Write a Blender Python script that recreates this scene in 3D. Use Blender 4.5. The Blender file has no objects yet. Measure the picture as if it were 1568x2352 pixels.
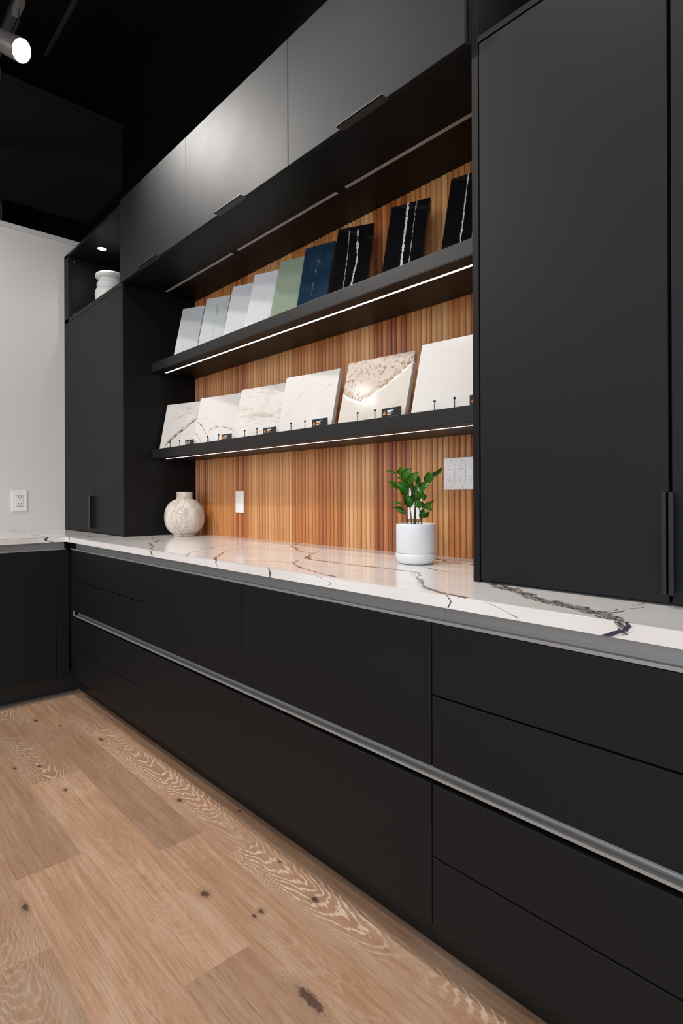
import bpy, bmesh, math, random
from mathutils import Vector, Matrix
random.seed(7)
C = bpy.context.scene.collection
SC = bpy.context.scene
R = math.radians

# ------------------------------------------------------------------ camera
YAW, ROLL, EYE = R(42.49), R(-0.2184), 1.135
cam_d = bpy.data.cameras.new('camera')
cam = bpy.data.objects.new('camera', cam_d); C.objects.link(cam)
fwd = Vector((-math.cos(YAW), math.sin(YAW), 0))
rt0 = Vector((math.sin(YAW), math.cos(YAW), 0)); up0 = Vector((0, 0, 1))
rt = rt0*math.cos(ROLL) + up0*math.sin(ROLL)
up = up0*math.cos(ROLL) - rt0*math.sin(ROLL)
m = Matrix((rt, up, -fwd)).transposed().to_4x4()
m.translation = Vector((0, 0, EYE)); cam.matrix_world = m
cam_d.sensor_fit = 'VERTICAL'; cam_d.sensor_height = 36; cam_d.sensor_width = 24
cam_d.lens = 1325.88*36/2352; cam_d.shift_y = -38.17/2352
cam_d.clip_start = 0.02
SC.camera = cam

# ------------------------------------------------------------------ light
w = bpy.data.worlds.new('world'); SC.world = w; w.use_nodes = True
bg = w.node_tree.nodes['Background']
bg.inputs[0].default_value = (0.93, 0.96, 1.0, 1); bg.inputs[1].default_value = 0.42
SC.view_settings.view_transform = 'Standard'; SC.view_settings.look = 'None'
SC.view_settings.gamma = 1.0; SC.view_settings.use_curve_mapping = False
SC.view_settings.exposure = 0.35

def spot(name, loc, target, power, angle, blend=.6, size=.05, col=(1, .95, .90)):
    l = bpy.data.lights.new(name, 'SPOT'); l.energy = power; l.spot_size = R(angle); l.spot_blend = blend
    l.shadow_soft_size = size; l.color = col
    o = bpy.data.objects.new(name, l); C.objects.link(o); o.location = loc
    o.rotation_euler = (Vector(target)-Vector(loc)).to_track_quat('-Z', 'Y').to_euler()
    return o
def area(name, loc, target, power, sx, sy, col=(1, 1, 1)):
    l = bpy.data.lights.new(name, 'AREA'); l.energy = power; l.shape = 'RECTANGLE'; l.size = sx; l.size_y = sy; l.color = col
    o = bpy.data.objects.new(name, l); C.objects.link(o); o.location = loc
    o.rotation_euler = (Vector(target)-Vector(loc)).to_track_quat('-Z', 'Y').to_euler()
    return o
# track lamp in view, then unseen spots, some added to brighten counter, wall, floor
LAMP = Vector((-2.888, .705, 3.145)); AIM = Vector((-1.95, 1.30, 2.45))
spot('track_spot', LAMP, AIM, 82, 120, .9, .055, (1, .96, .92))
for i, (x, y, tx, ty, tz, p) in enumerate(((-2.25, .07, -2.35, 1.5, 1.9, 42), (-.75, .62, -.95, 1.25, .9, 38), (-1.65, .60, -1.7, 1.3, .9, 26),
                                          (-3.32, -.63, -4.1, .7, 1.15, 96), (-3.32, -.63, -1.55, 1.5, 1.5, 15), (-1.7, -.7, -2.1, .6, 0, 90), (-.2, -1.1, -1.2, .6, 0, 50))):
    spot('unseen_aisle_spot', (x, y, 3.35), (tx, ty, tz), p, 95, .9, .06)
# soft daylight from the shopfront on the camera's side of the room
area('shopfront_daylight', (.8, -4.2, 2.0), (-1.8, 1.2, 1.1), 115, 5.0, 2.8, (.80, .89, 1.0))

area('added_side_fill', (3.2, -1.6, 1.9), (-3.0, 1.0, 1.2), 70, 3.0, 2.0, (.86, .92, 1.0))  # added soft fill lifting the left-hand doors; no window on this side

# ------------------------------------------------------------------ helpers
def tag(o, label=None, cat=None, group=None, kind=None):
    if label: o['label'] = label
    if cat: o['category'] = cat
    if group: o['group'] = group
    if kind: o['kind'] = kind
    return o
def thing(name, loc, label, cat, group=None):
    o = bpy.data.objects.new(name, None); o.empty_display_size = .1; C.objects.link(o); o.location = loc
    return tag(o, label, cat, group)
def link(name, me, mat, parent=None, smooth=False, at=None):
    """mesh vertices are world coordinates unless at= gives the object's own origin"""
    for mt in (mat if isinstance(mat, (list, tuple)) else [mat]): me.materials.append(mt)
    if smooth: me.shade_smooth()
    o = bpy.data.objects.new(name, me); C.objects.link(o)
    loc = Vector(at) if at is not None else Vector((0, 0, 0))
    if at is None and len(me.vertices):
        lo = Vector([min(v.co[k] for v in me.vertices) for k in range(3)])
        hi = Vector([max(v.co[k] for v in me.vertices) for k in range(3)])
        loc = Vector(((lo.x+hi.x)/2, (lo.y+hi.y)/2, lo.z))
        me.transform(Matrix.Translation(-loc))
    if parent is not None:
        o.parent = parent
        pl = Vector((0, 0, 0)); q = parent
        while q is not None: pl += q.location; q = q.parent
        loc = loc - pl
    o.location = loc
    return o
class MB:
    def __init__(s): s.bm = bmesh.new()
    def box(s, x0, x1, y0, y1, z0, z1, bev=0, mat=0):
        b = bmesh.new(); bmesh.ops.create_cube(b, size=1)
        for v in b.verts:
            v.co = Vector((x0+(v.co.x+.5)*(x1-x0), y0+(v.co.y+.5)*(y1-y0), z0+(v.co.z+.5)*(z1-z0)))
        if bev: bmesh.ops.bevel(b, geom=b.edges[:], offset=bev, segments=2, profile=.5, affect='EDGES')
        for f in b.faces: f.material_index = mat
        me = bpy.data.meshes.new('t'); b.to_mesh(me); b.free(); s.bm.from_mesh(me); bpy.data.meshes.remove(me)
        return s
    def prism(s, pts, axis, a0, a1, mat=0):
        """closed outline pts extruded along axis: 'x' takes (y,z), 'y' takes (x,z), 'z' takes (x,y)"""
        def mk(p, a): return {'x': (a, p[0], p[1]), 'y': (p[0], a, p[1]), 'z': (p[0], p[1], a)}[axis]
        A = [s.bm.verts.new(mk(p, a0)) for p in pts]; B = [s.bm.verts.new(mk(p, a1)) for p in pts]
        n = len(pts); fs = []
        for i in range(n): fs.append(s.bm.faces.new((A[i], A[(i+1) % n], B[(i+1) % n], B[i])))
        fs.append(s.bm.faces.new(A[::-1])); fs.append(s.bm.faces.new(B))
        for f in fs: f.material_index = mat
        return s
    def lathe(s, prof, cx, cy, n=64):
        rings = []
        for r, z in prof:
            if r < 1e-5: rings.append([s.bm.verts.new((cx, cy, z))])
            else: rings.append([s.bm.verts.new((cx+r*math.cos(2*math.pi*i/n), cy+r*math.sin(2*math.pi*i/n), z)) for i in range(n)])
        for a, b in zip(rings, rings[1:]):
            for i in range(n):
                j = (i+1) % n
                if len(a) == 1 and len(b) > 1: s.bm.faces.new((a[0], b[i], b[j]))
                elif len(b) == 1 and len(a) > 1: s.bm.faces.new((a[i], b[0], a[j]))
                elif len(a) > 1: s.bm.faces.new((a[i], b[i], b[j], a[j]))
        return s
    def tube(s, pts, rad, n=8, cap=True):
        pts = [Vector(p) for p in pts]; rs = rad if isinstance(rad, (list, tuple)) else [rad]*len(pts)
        rings = []
        for i, p in enumerate(pts):
            d = (pts[min(i+1, len(pts)-1)]-pts[max(i-1, 0)]).normalized()
            a = d.cross(Vector((0, 0, 1))); a = d.cross(Vector((0, 1, 0))) if a.length < .1 else a
            a.normalize(); b = d.cross(a)
            rings.append([s.bm.verts.new(p+rs[i]*(a*math.cos(2*math.pi*k/n)+b*math.sin(2*math.pi*k/n))) for k in range(n)])
        for A, B in zip(rings, rings[1:]):
            for k in range(n): s.bm.faces.new((A[k], A[(k+1) % n], B[(k+1) % n], B[k]))
        if cap: s.bm.faces.new(rings[0][::-1]); s.bm.faces.new(rings[-1])
        return s
    def me(s, name):
        bmesh.ops.recalc_face_normals(s.bm, faces=s.bm.faces[:])
        me = bpy.data.meshes.new(name); s.bm.to_mesh(me); s.bm.free(); return me
def box(name, b, mat, parent=None, bev=.0008):
    return link(name, MB().box(*b, bev=bev).me(name), mat, parent)
def struct(o, kind='structure'): o['kind'] = kind; return o

# ------------------------------------------------------------------ material helpers
class NT:
    def __init__(s, name, rough=.5, col=(.5, .5, .5), metal=0, spec=.5):
        s.m = bpy.data.materials.new(name); s.m.use_nodes = True; s.t = s.m.node_tree
        s.b = s.t.nodes['Principled BSDF']
        s.b.inputs['Base Color'].default_value = (*col, 1); s.b.inputs['Roughness'].default_value = rough
        s.b.inputs['Metallic'].default_value = metal; s.b.inputs['Specular IOR Level'].default_value = spec
    def n(s, typ, **kw):
        nd = s.t.nodes.new(typ)
        for k, v in kw.items():
            if hasattr(nd, k) and not k.startswith('i_'): setattr(nd, k, v)
        return nd
    def put(s, inp, v):
        if isinstance(v, bpy.types.NodeSocket): s.t.links.new(v, inp)
        elif isinstance(v, (tuple, list)) and len(v) == 3 and inp.type == 'RGBA': inp.default_value = (*v, 1)
        else: inp.default_value = v
    def M(s, op, a, b=None, c=None, clamp=False):
        nd = s.n('ShaderNodeMath'); nd.operation = op; nd.use_clamp = clamp
        s.put(nd.inputs[0], a)
        if b is not None: s.put(nd.inputs[1], b)
        if c is not None: s.put(nd.inputs[2], c)
        return nd.outputs[0]
    def obj(s):
        nd = s.n('ShaderNodeTexCoord'); sp = s.n('ShaderNodeSeparateXYZ'); s.t.links.new(nd.outputs['Object'], sp.inputs[0])
        return nd.outputs['Object'], sp.outputs[0], sp.outputs[1], sp.outputs[2]
    def pos(s):
        nd = s.n('ShaderNodeNewGeometry'); sp = s.n('ShaderNodeSeparateXYZ'); s.t.links.new(nd.outputs['Position'], sp.inputs[0])
        return nd.outputs['Position'], sp.outputs[0], sp.outputs[1], sp.outputs[2]
    def xyz(s, x, y, z):
        nd = s.n('ShaderNodeCombineXYZ')
        for i, v in enumerate((x, y, z)): s.put(nd.inputs[i], v)
        return nd.outputs[0]
    def noise(s, vec, scale, detail=3, rough=.5, dist=0):
        nd = s.n('ShaderNodeTexNoise'); s.put(nd.inputs['Vector'], vec); nd.inputs['Scale'].default_value = scale
        nd.inputs['Detail'].default_value = detail; nd.inputs['Roughness'].default_value = rough; nd.inputs['Distortion'].default_value = dist
        return nd.outputs[0]
    def ss(s, v, lo, hi, a=0., b=1.):
        nd = s.n('ShaderNodeMapRange'); nd.interpolation_type = 'SMOOTHSTEP'; s.put(nd.inputs[0], v)
        s.put(nd.inputs[1], lo); s.put(nd.inputs[2], hi); nd.inputs[3].default_value = a; nd.inputs[4].default_value = b
        return nd.outputs[0]
    def mix(s, f, a, b):
        nd = s.n('ShaderNodeMix'); nd.data_type = 'RGBA'
        s.put(nd.inputs[0], f); s.put(nd.inputs[6], a); s.put(nd.inputs[7], b); return nd.outputs[2]
    def ramp(s, f, stops):
        nd = s.n('ShaderNodeValToRGB'); s.put(nd.inputs[0], f); e = nd.color_ramp.elements
        while len(e) < len(stops): e.new(.5)
        for k, (p, c) in enumerate(stops): e[k].position = p; e[k].color = (*c, 1)
        return nd.outputs[0]
    def bump(s, h, strength=.2, dist=.001):
        nd = s.n('ShaderNodeBump'); nd.inputs['Strength'].default_value = strength; nd.inputs['Distance'].default_value = dist
        s.put(nd.inputs['Height'], h); s.t.links.new(nd.outputs[0], s.b.inputs['Normal'])
    def base(s, v): s.put(s.b.inputs['Base Color'], v); return s
    def rough(s, v): s.put(s.b.inputs['Roughness'], v); return s
    def vein(s, a, b, pts, width, wig=.006, wn=14., soft=.6, brk=0.):
        """mask of a hand-placed vein b = curve(a); a, b are coordinate sockets, pts the (a, b) places it runs through"""
        pts = sorted(pts); a0, a1 = pts[0][0], pts[-1][0]
        b0 = min(p[1] for p in pts)-.001; b1 = max(p[1] for p in pts)+.001
        t = s.M('DIVIDE', s.M('SUBTRACT', a, a0), a1-a0)
        fc = s.n('ShaderNodeFloatCurve'); cv = fc.mapping.curves[0]
        while len(cv.points) < len(pts): cv.points.new(.5, .5)
        for k, (pa, pb) in enumerate(pts):
            cv.points[k].location = ((pa-a0)/(a1-a0), (pb-b0)/(b1-b0)); cv.points[k].handle_type = 'VECTOR'
        fc.mapping.update(); s.put(fc.inputs['Value'], t)
        y = s.M('MULTIPLY_ADD', fc.outputs[0], b1-b0, b0)
        nv = s.xyz(a, b, 0.)
        wg = s.M('MULTIPLY', s.M('SUBTRACT', s.noise(nv, wn*3, 3, .6), .5), wig*4)
        d = s.M('ABSOLUTE', s.M('SUBTRACT', s.M('ADD', b, wg), y))
        wv = s.M('MULTIPLY', s.ss(s.noise(nv, wn, 2), .3, .7, .35, 1.5), width)
        mk = s.M('SUBTRACT', 1., s.ss(d, s.M('MULTIPLY', wv, 1-soft), wv))
        inr = s.M('MULTIPLY', s.M('GREATER_THAN', t, 0.), s.M('LESS_THAN', t, 1.))
        mk = s.M('MULTIPLY', mk, inr)
        if brk: mk = s.M('MULTIPLY', mk, s.ss(s.noise(nv, wn*(6. if width > .010 else 2.6), 3), brk-.04, brk+.04))
        return mk
def flat(name, col, rough=.5, metal=0, spec=.5): return NT(name, rough, col, metal, spec).m
def emit(name, col, strength):
    n = NT(name, .4, (.8, .8, .8)); n.b.inputs['Emission Color'].default_value = (*col, 1)
    n.b.inputs['Emission Strength'].default_value = strength; return n.m

# black matt lacquer with faint smudges
def lacquer(name, col, rough, spec=.5):
    n = NT(name, rough, col, spec=spec); p, x, y, z = n.pos()
    sm = n.noise(p, 2.6, 4, .6)
    n.rough(n.ss(sm, .3, .75, rough-.012, rough+.015))
    fine = n.noise(p, 900, 1)
    n.bump(fine, .04, .0002)
    return n.m
M = {}
M['black'] = lacquer('black_lacquer', (.0030, .0031, .0040), .60, .31)
M['upper_black'] = M['black']
M['shelf_black'] = lacquer('black_shelf_laminate', (.0085, .0075, .0070), .5, .4)
M['carcass'] = lacquer('black_cabinet_board', (.0045, .0042, .0040), .5, .24)
M['handle'] = flat('black_anodised_metal', (.008, .008, .010), .32, 0, .5)
M['handle_up'] = flat('black_satin_handle', (.03, .03, .03), .5)
M['void'] = flat('dark_gap', (.002, .002, .002), .9, 0, .1)
M['black_wall'] = flat('black_wall_paint', (.0018, .0016, .0017), .8, 0, .08)
M['ceiling'] = flat('black_ceiling_paint', (.0030, .0024, .0019), .8, 0, .15)
M['soffit'] = flat('black_bulkhead_paint', (.012, .0112, .012), .6, 0, .25)
M['plastic'] = flat('white_plastic', (.92, .87, .84), .35)
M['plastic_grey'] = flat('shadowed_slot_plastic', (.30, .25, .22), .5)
M['slot'] = flat('socket_slot', (.02, .015, .012), .6)
M['ceramic'] = flat('white_matt_ceramic', (.70, .69, .66), .42)
M['pot'] = flat('white_pot_ceramic', (.64, .65, .66), .40)
M['led'] = emit('lit_light_strip', (.88, .90, 1.0), 4.6)
M['diffuser'] = flat('unlit_diffuser', (.50, .44, .42), .5)
M['screw'] = flat('steel_screw', (.6, .58, .55), .3, 1)
M['soil'] = flat('dark_soil', (.02, .014, .01), .9)
M['card'] = flat('black_card', (.010, .010, .012), .4)
M['ink_white'] = flat('white_print', (.7, .7, .72), .5)
M['ink_orange'] = flat('orange_print', (.80, .26, .02), .5)
M['lamp_glow'] = emit('lamp_lens', (1, .97, .92), 28)
M['track'] = flat('dark_track_metal', (.05, .045, .042), .4, .6)
M['track_grey'] = flat('grey_track_fitting', (.16, .14, .13), .45, .3)

def aluminium():
    n = NT('brushed_aluminium', .44, (.37, .362, .35), .5); p, x, y, z = n.pos()
    g = n.noise(n.xyz(n.M('MULTIPLY', x, 1.5), n.M('MULTIPLY', y, 40.), n.M('MULTIPLY', z, 900.)), 1.0, 2)
    n.rough(n.ss(g, .3, .7, .38, .52)); return n.m
M['alu'] = aluminium()

def white_wall():
    n = NT('off_white_wall_paint', .62, (.72, .69, .65)); p, x, y, z = n.pos()
    n.bump(n.noise(p, 160, 3), .08, .001); return n.m
M['white_wall'] = white_wall()

KNOTS = [(-1.480,.822,.017,.011),(-1.313,.900,.011,.007),(-1.311,.876,.008,.005),(-1.251,1.037,.013,.009),(-1.769,.430,.020,.008),(-1.010,.823,.050,.013),
         (-3.206,.8305,.018,.009),(-3.046,.900,.014,.006),(-2.750,.990,.020,.008),(-2.371,.718,.013,.008),(-1.999,1.006,.016,.009),(-1.783,1.130,.010,.005),
         (-1.450,1.064,.007,.004),(-2.653,.700,.009,.006),(-2.701,.6195,.010,.006)]
def oak_floor():
    n = NT('limed_oak_plank', .42, (.5, .35, .22)); p, x, y, z = n.pos()
    at = n.n('ShaderNodeAttribute'); at.attribute_name = 'plank'; sp = n.n('ShaderNodeSeparateXYZ'); n.t.links.new(at.outputs['Vector'], sp.inputs[0])
    tone, cath, yc = sp.outputs
    at2 = n.n('ShaderNodeAttribute'); at2.attribute_name = 'plank_seed'; seed = at2.outputs['Fac']
    xs = n.M('ADD', x, n.M('MULTIPLY', seed, 17.)); yl = n.M('SUBTRACT', y, yc)
    # knots: (x, y, half length, half width); the grain parts around them
    KN = KNOTS
    warp = None; kd = None
    for kx, ky, ka, kb in KN:
        dx = n.M('DIVIDE', n.M('SUBTRACT', x, kx), ka); dy = n.M('DIVIDE', n.M('SUBTRACT', y, ky), kb)
        d2 = n.M('ADD', n.M('MULTIPLY', dx, dx), n.M('MULTIPLY', dy, dy))
        kd = d2 if kd is None else n.M('MINIMUM', kd, d2)
        g_ = n.M('MULTIPLY', n.M('SUBTRACT', y, ky), n.M('DIVIDE', 1.6, n.M('ADD', 2.5, d2)))
        warp = g_ if warp is None else n.M('ADD', warp, g_)
    # slow wander of the grain
    wan = n.noise(n.xyz(n.M('MULTIPLY', xs, 1.6), n.M('MULTIPLY', yl, 3.), seed), 1.0, 3, .5)
    ylw = n.M('SUBTRACT', n.M('ADD', yl, n.M('MULTIPLY', n.M('SUBTRACT', wan, .5), .04)), warp)
    fine = n.noise(n.xyz(n.M('MULTIPLY', xs, 7.), n.M('MULTIPLY', ylw, 420.), seed), 1.0, 4, .7)
    pore = n.noise(n.xyz(n.M('MULTIPLY', xs, 32.), n.M('MULTIPLY', ylw, 900.), seed), 1.0, 2, .6)
    mid = n.noise(n.xyz(n.M('MULTIPLY', xs, 2.0), n.M('MULTIPLY', ylw, 60.), seed), 1.0, 4, .6)
    patch = n.noise(n.xyz(n.M('MULTIPLY', xs, 2.2), n.M('MULTIPLY', yl, 7.), seed), 1.0, 2, .5)
    # cathedral figure: nested arches of whitish pore lines, spacing and outline wandering along the board
    jit = n.noise(n.xyz(n.M('MULTIPLY', xs, 14.), n.M('MULTIPLY', yl, 46.), seed), 1.0, 3, .55)
    slow = n.noise(n.xyz(n.M('MULTIPLY', xs, 2.3), n.M('MULTIPLY', yl, 4.), n.M('ADD', seed, 5.)), 1.0, 2, .5)
    F = n.M('ADD', n.M('MULTIPLY', n.M('MULTIPLY', ylw, ylw), 52.), n.M('ADD', n.M('ADD', xs, n.M('MULTIPLY', slow, .45)), n.M('MULTIPLY', jit, .12)))
    arch = n.M('SINE', n.M('MULTIPLY', F, 118.))
    line = n.M('MULTIPLY', n.ss(arch, .25, .85), n.ss(n.noise(n.xyz(n.M('MULTIPLY', xs, 20.), n.M('MULTIPLY', yl, 120.), seed), 1.0, 3, .6), .30, .52))
    zone = n.M('MULTIPLY', cath, n.ss(n.noise(n.xyz(n.M('MULTIPLY', xs, 1.5), n.M('MULTIPLY', yl, 5.), seed), 1.0, 1), .36, .60))
    col = n.mix(n.ss(mid, .25, .75), (.425, .228, .128), (.54, .345, .225))
    pale = n.noise(n.xyz(n.M('MULTIPLY', xs, 5.), n.M('MULTIPLY', ylw, 26.), n.M('ADD', seed, 9.)), 1.0, 4, .6)
    col = n.mix(n.M('MULTIPLY', n.ss(pale, .48, .72), .5), col, (.60, .43, .31))
    col = n.mix(n.M('MULTIPLY', n.ss(fine, .49, .66), .72), col, (.27, .135, .07))
    col = n.mix(n.M('MULTIPLY', n.ss(patch, .50, .72), .55), col, (.38, .20, .105))
    col = n.mix(n.M('MULTIPLY', n.ss(patch, .45, .22), .35), col, (.59, .42, .30))
    col = n.mix(n.M('MULTIPLY', zone, .45), col, (.44, .235, .125))
    col = n.mix(n.M('MULTIPLY', n.M('MULTIPLY', zone, line), .85), col, (.82, .66, .52))
    # knots
    kd = n.M('MULTIPLY', kd, n.ss(n.noise(n.xyz(n.M('MULTIPLY', x, 90.), n.M('MULTIPLY', y, 120.), 0.), 1.0, 3), .2, .8, .4, 1.7))
    col = n.mix(n.M('MULTIPLY', n.ss(pore, .55, .70), .45), col, (.25, .13, .075))
    col = n.mix(n.M('MULTIPLY', n.ss(kd, 6., 1.), .55), col, (.33, .19, .115))
    col = n.mix(n.M('MULTIPLY', n.ss(kd, 1.3, .3), .92), col, (.085, .042, .03))
    hs = n.n('ShaderNodeHueSaturation'); n.put(hs.inputs['Color'], col); n.put(hs.inputs['Value'], n.M('MULTIPLY_ADD', tone, .46, .74)); hs.inputs['Saturation'].default_value = 1.0
    # thin dark joints are modelled in the plank attribute edge distance
    n.base(hs.outputs[0]); n.rough(n.ss(fine, .3, .7, .36, .52)); n.bump(n.M('ADD', fine, n.M('MULTIPLY', line, .3)), .12, .0008)
    return n.m
M['oak'] = oak_floor()

def border_plank():
    n = NT('grey_brown_border_plank', .5); p, x, y, z = n.pos()
    g = n.noise(n.xyz(n.M('MULTIPLY', x, 200.), n.M('MULTIPLY', y, 8.), z), 1.0, 3)
    return n.base(n.mix(n.ss(g, .3, .7), (.13, .10, .085), (.24, .19, .16))).m
M['border'] = border_plank()

def tambour():
    n = NT('oiled_oak_tambour', .36, (.4, .2, .08)); p, x, y, z = n.pos()
    idx = n.M('FLOOR', n.M('DIVIDE', n.M('ADD', x, 3.159), .0250))
    grp = n.M('FLOOR', n.M('DIVIDE', n.M('ADD', x, 3.159), .0250*7.5))
    wn = n.n('ShaderNodeTexWhiteNoise'); wn.noise_dimensions = '1D'; n.put(wn.inputs['W'], idx)
    wg = n.n('ShaderNodeTexWhiteNoise'); wg.noise_dimensions = '1D'; n.put(wg.inputs['W'], n.M('ADD', grp, 11.3))
    g = n.noise(n.xyz(n.M('MULTIPLY', x, 300.), idx, n.M('MULTIPLY', z, 5.)), 1.0, 4, .6)
    g2 = n.noise(n.xyz(n.M('MULTIPLY', x, 70.), idx, n.M('MULTIPLY', z, 1.6)), 1.0, 3, .6)
    t = n.M('ADD', n.M('MULTIPLY', wg.outputs[0], .42), n.M('ADD', n.M('MULTIPLY', wn.outputs[0], .33), n.M('MULTIPLY', g2, .45)))
    col = n.ramp(t, [(.25, (.30, .075, .014)), (.50, (.52, .180, .040)), (.74, (.60, .265, .082)), (1., (.75, .43, .19))])
    col = n.mix(n.M('MULTIPLY', n.ss(g, .52, .75), .5), col, (.17, .055, .015))
    n.base(col); n.bump(g, .1, .0006); return n.m
M['tambour'] = tambour()

def counter_quartz():
    n = NT('white_quartz_with_dark_veins', .13, (.7, .66, .6), spec=.36); p, x, y, z = n.pos()
    yy = n.M('ADD', y, n.M('SUBTRACT', z, .91))              # veins turn the corner and run down the front edge
    cl = n.noise(n.xyz(x, n.M('MULTIPLY', y, 2.5), z), 2.2, 4, .55)
    col = n.mix(n.ss(cl, .35, .7), (.80, .77, .745), (.71, .66, .615))
    dark = (.035, .025, .032)
    V = [  # (axis, points, width, break)
     ('x', [(-1.7696,1.4995),(-1.7269,1.4294),(-1.6326,1.3199),(-1.5619,1.2867),(-1.4827,1.292),(-1.3968,1.2868),(-1.3051,1.2886),(-1.2463,1.3005),(-1.1391,1.297),(-1.085,1.296),(-1.04,1.250),(-1.0318,1.2188),(-.9672,1.1692),(-.9155,1.1117),(-.8806,1.0892),(-.8158,1.0617),(-.7429,1.0561)], .0050, 0),
     ('x', [(-1.10,1.29),(-1.05,1.235),(-1.00,1.205),(-.95,1.14),(-.88,1.085),(-.80,1.07)], .011, .54),
     ('x', [(-1.66,1.352),(-1.632,1.325),(-1.60,1.305)], .012, 0),
     ('x', [(-1.8007,1.045),(-1.8606,1.0811),(-2.0182,1.2111),(-2.0689,1.2794),(-2.1069,1.403),(-2.1648,1.5225),(-2.2289,1.6135)], .0046, 0),
     ('x', [(-2.0158,1.0489),(-2.0961,1.1037),(-2.1918,1.2188),(-2.2773,1.3513),(-2.3229,1.48)], .0055, .42),
     ('x', [(-2.3203,1.0261),(-2.4346,1.1086),(-2.6586,1.1857),(-2.7495,1.2652),(-2.8217,1.3309)], .006, .50),
     ('x', [(-2.963,1.3383),(-2.80,1.30),(-2.66,1.22)], .004, .46),
     ('x', [(-2.1329,1.6807),(-2.048,1.5648)], .008, 0), ('x', [(-2.0567,1.5752),(-1.9313,1.5181)], .006, 0),
     ('x', [(-1.93,1.50),(-1.84,1.455),(-1.72,1.43)], .0045, 0),
     ('x', [(-1.5882,1.272),(-1.5719,1.2296),(-1.5189,1.1724),(-1.4017,1.1172),(-1.3155,1.0937),(-1.2366,1.0722),(-1.1922,1.0679)], .0045, .44),
     ('x', [(-1.70,1.10),(-1.60,1.175),(-1.52,1.185)], .0025, 0),
     ('x', [(-1.286,1.6285),(-1.1835,1.5697),(-1.1012,1.5736),(-.95,1.56)], .007, 0),
     ('x', [(-1.20,1.43),(-1.10,1.385),(-1.04,1.372)], .004, .42),
     ('x', [(-.4714,1.1982),(-.4539,1.2603)], .006, .45), ('x', [(-.4682,1.111),(-.4516,1.1477)], .006, 0), ('x', [(-.47,1.15),(-.44,1.215)], .005, .4),
     ('y', [(1.015,-1.480),(1.035,-1.478),(1.052,-1.487)], .0030, 0),
     ('y', [(1.026,-1.797),(1.040,-1.806),(1.056,-1.802)], .0030, 0),
     ('y', [(1.030,-2.008),(1.045,-2.018),(1.055,-2.016)], .0020, 0),
     ('y', [(1.030,-2.335),(1.056,-2.325)], .0030, .45),
     ('y', [(1.020,-1.21),(1.035,-1.19),(1.05,-1.26)], .0018, 0),
     ('y', [(1.022,-.795),(1.038,-.787),(1.052,-.80)], .0018, 0),
     ('y', [(1.026,-.62),(1.040,-.66),(1.05,-.70)], .0016, 0),
     ('x', [(-3.52,1.066),(-3.40,1.128),(-3.295,1.15),(-3.18,1.20)], .005, 0), ('x', [(-3.49,1.12),(-3.39,1.17),(-3.3,1.21),(-3.2,1.25)], .005, 0),
     ('y', [(1.030,-3.382),(1.045,-3.39),(1.06,-3.375)], .006, 0),
    ]
    tot = None
    for ax, pts, wd, br in V:
        a, b = (x, yy) if ax == 'x' else (yy, x)
        mk = n.vein(a, b, pts, wd*1.35, .0022 if wd < .008 else .005, 22., .35, br)
        tot = mk if tot is None else n.M('MAXIMUM', tot, mk)
    # left return: one hooked vein on its front edge, around y = .95
    zx = n.M('ADD', z, 0.)
    mk = n.vein(zx, y, [(.880, .985), (.886, .965), (.893, .947), (.901, .947), (.911, .960)], .010, .002, 22., .5)
    tot = n.M('MAXIMUM', tot, n.M('MULTIPLY', mk, n.M('LESS_THAN', x, -3.43)))
    col = n.mix(n.M('MULTIPLY', tot, .93), col, dark)
    # the broad feathered vein beside the tall cabinet
    E = [(-.83,1.262),(-.7968,1.2521),(-.7392,1.2342),(-.68,1.1826),(-.6209,1.1450),(-.5888,1.1402),(-.5435,1.118),(-.5047,1.1068),(-.481,1.1005),(-.4494,1.0845),(-.424,1.055),(-.4065,1.044)]
    band = n.vein(x, yy, E, .024, .005, 26., .12)
    st = n.noise(n.xyz(n.M('MULTIPLY', x, 40.), n.M('MULTIPLY', n.M('ADD', yy, n.M('MULTIPLY', x, .55)), 190.), 0.), 1.0, 3, .6)
    bc = n.mix(n.ss(st, .47, .54), (.018, .014, .028), (.50, .45, .38))
    col = n.mix(n.M('MULTIPLY', band, .95), col, bc)
    hook = n.vein(yy, x, [(1.021,-.4456),(1.031,-.4285),(1.038,-.4105),(1.046,-.4055),(1.056,-.414)], .0085, .0015, 26., .4)
    col = n.mix(hook, col, (.045, .04, .07))
    sh = n.vein(yy, x, [(1.021,-.436),(1.027,-.418),(1.038,-.398)], .006, .001, 26., .9)
    col = n.mix(n.M('MULTIPLY', sh, .5), col, (.35, .33, .30))
    n.base(col); return n.m
M['counter'] = counter_quartz()

def stone(name, base, rough=.07, veins=(), cloud=None, extra=None, edge=None):
    """sample slab: local x 0..w across the face, local z up the face"""
    n = NT(name, rough, base); p, x, y, z = n.obj()
    col = n.mix(0., base, base)
    if cloud:
        for (sx, sz, lo, hi, c, amt) in cloud:
            g = n.noise(n.xyz(n.M('MULTIPLY', x, sx), y, n.M('MULTIPLY', z, sz)), 1.0, 5, .6, .6)
            col = n.mix(n.M('MULTIPLY', n.ss(g, lo, hi), amt), col, c)
    if extra: col = extra(n, col, x, y, z)
    for (ax, pts, wd, wig, c, br) in veins:
        a, b = (x, z) if ax == 'x' else (z, x)
        mk = n.vein(a, b, pts, wd, wig, 30., .6, br)
        col = n.mix(n.M('MULTIPLY', mk, .9), col, c)
    n.base(col); return n.m

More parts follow.
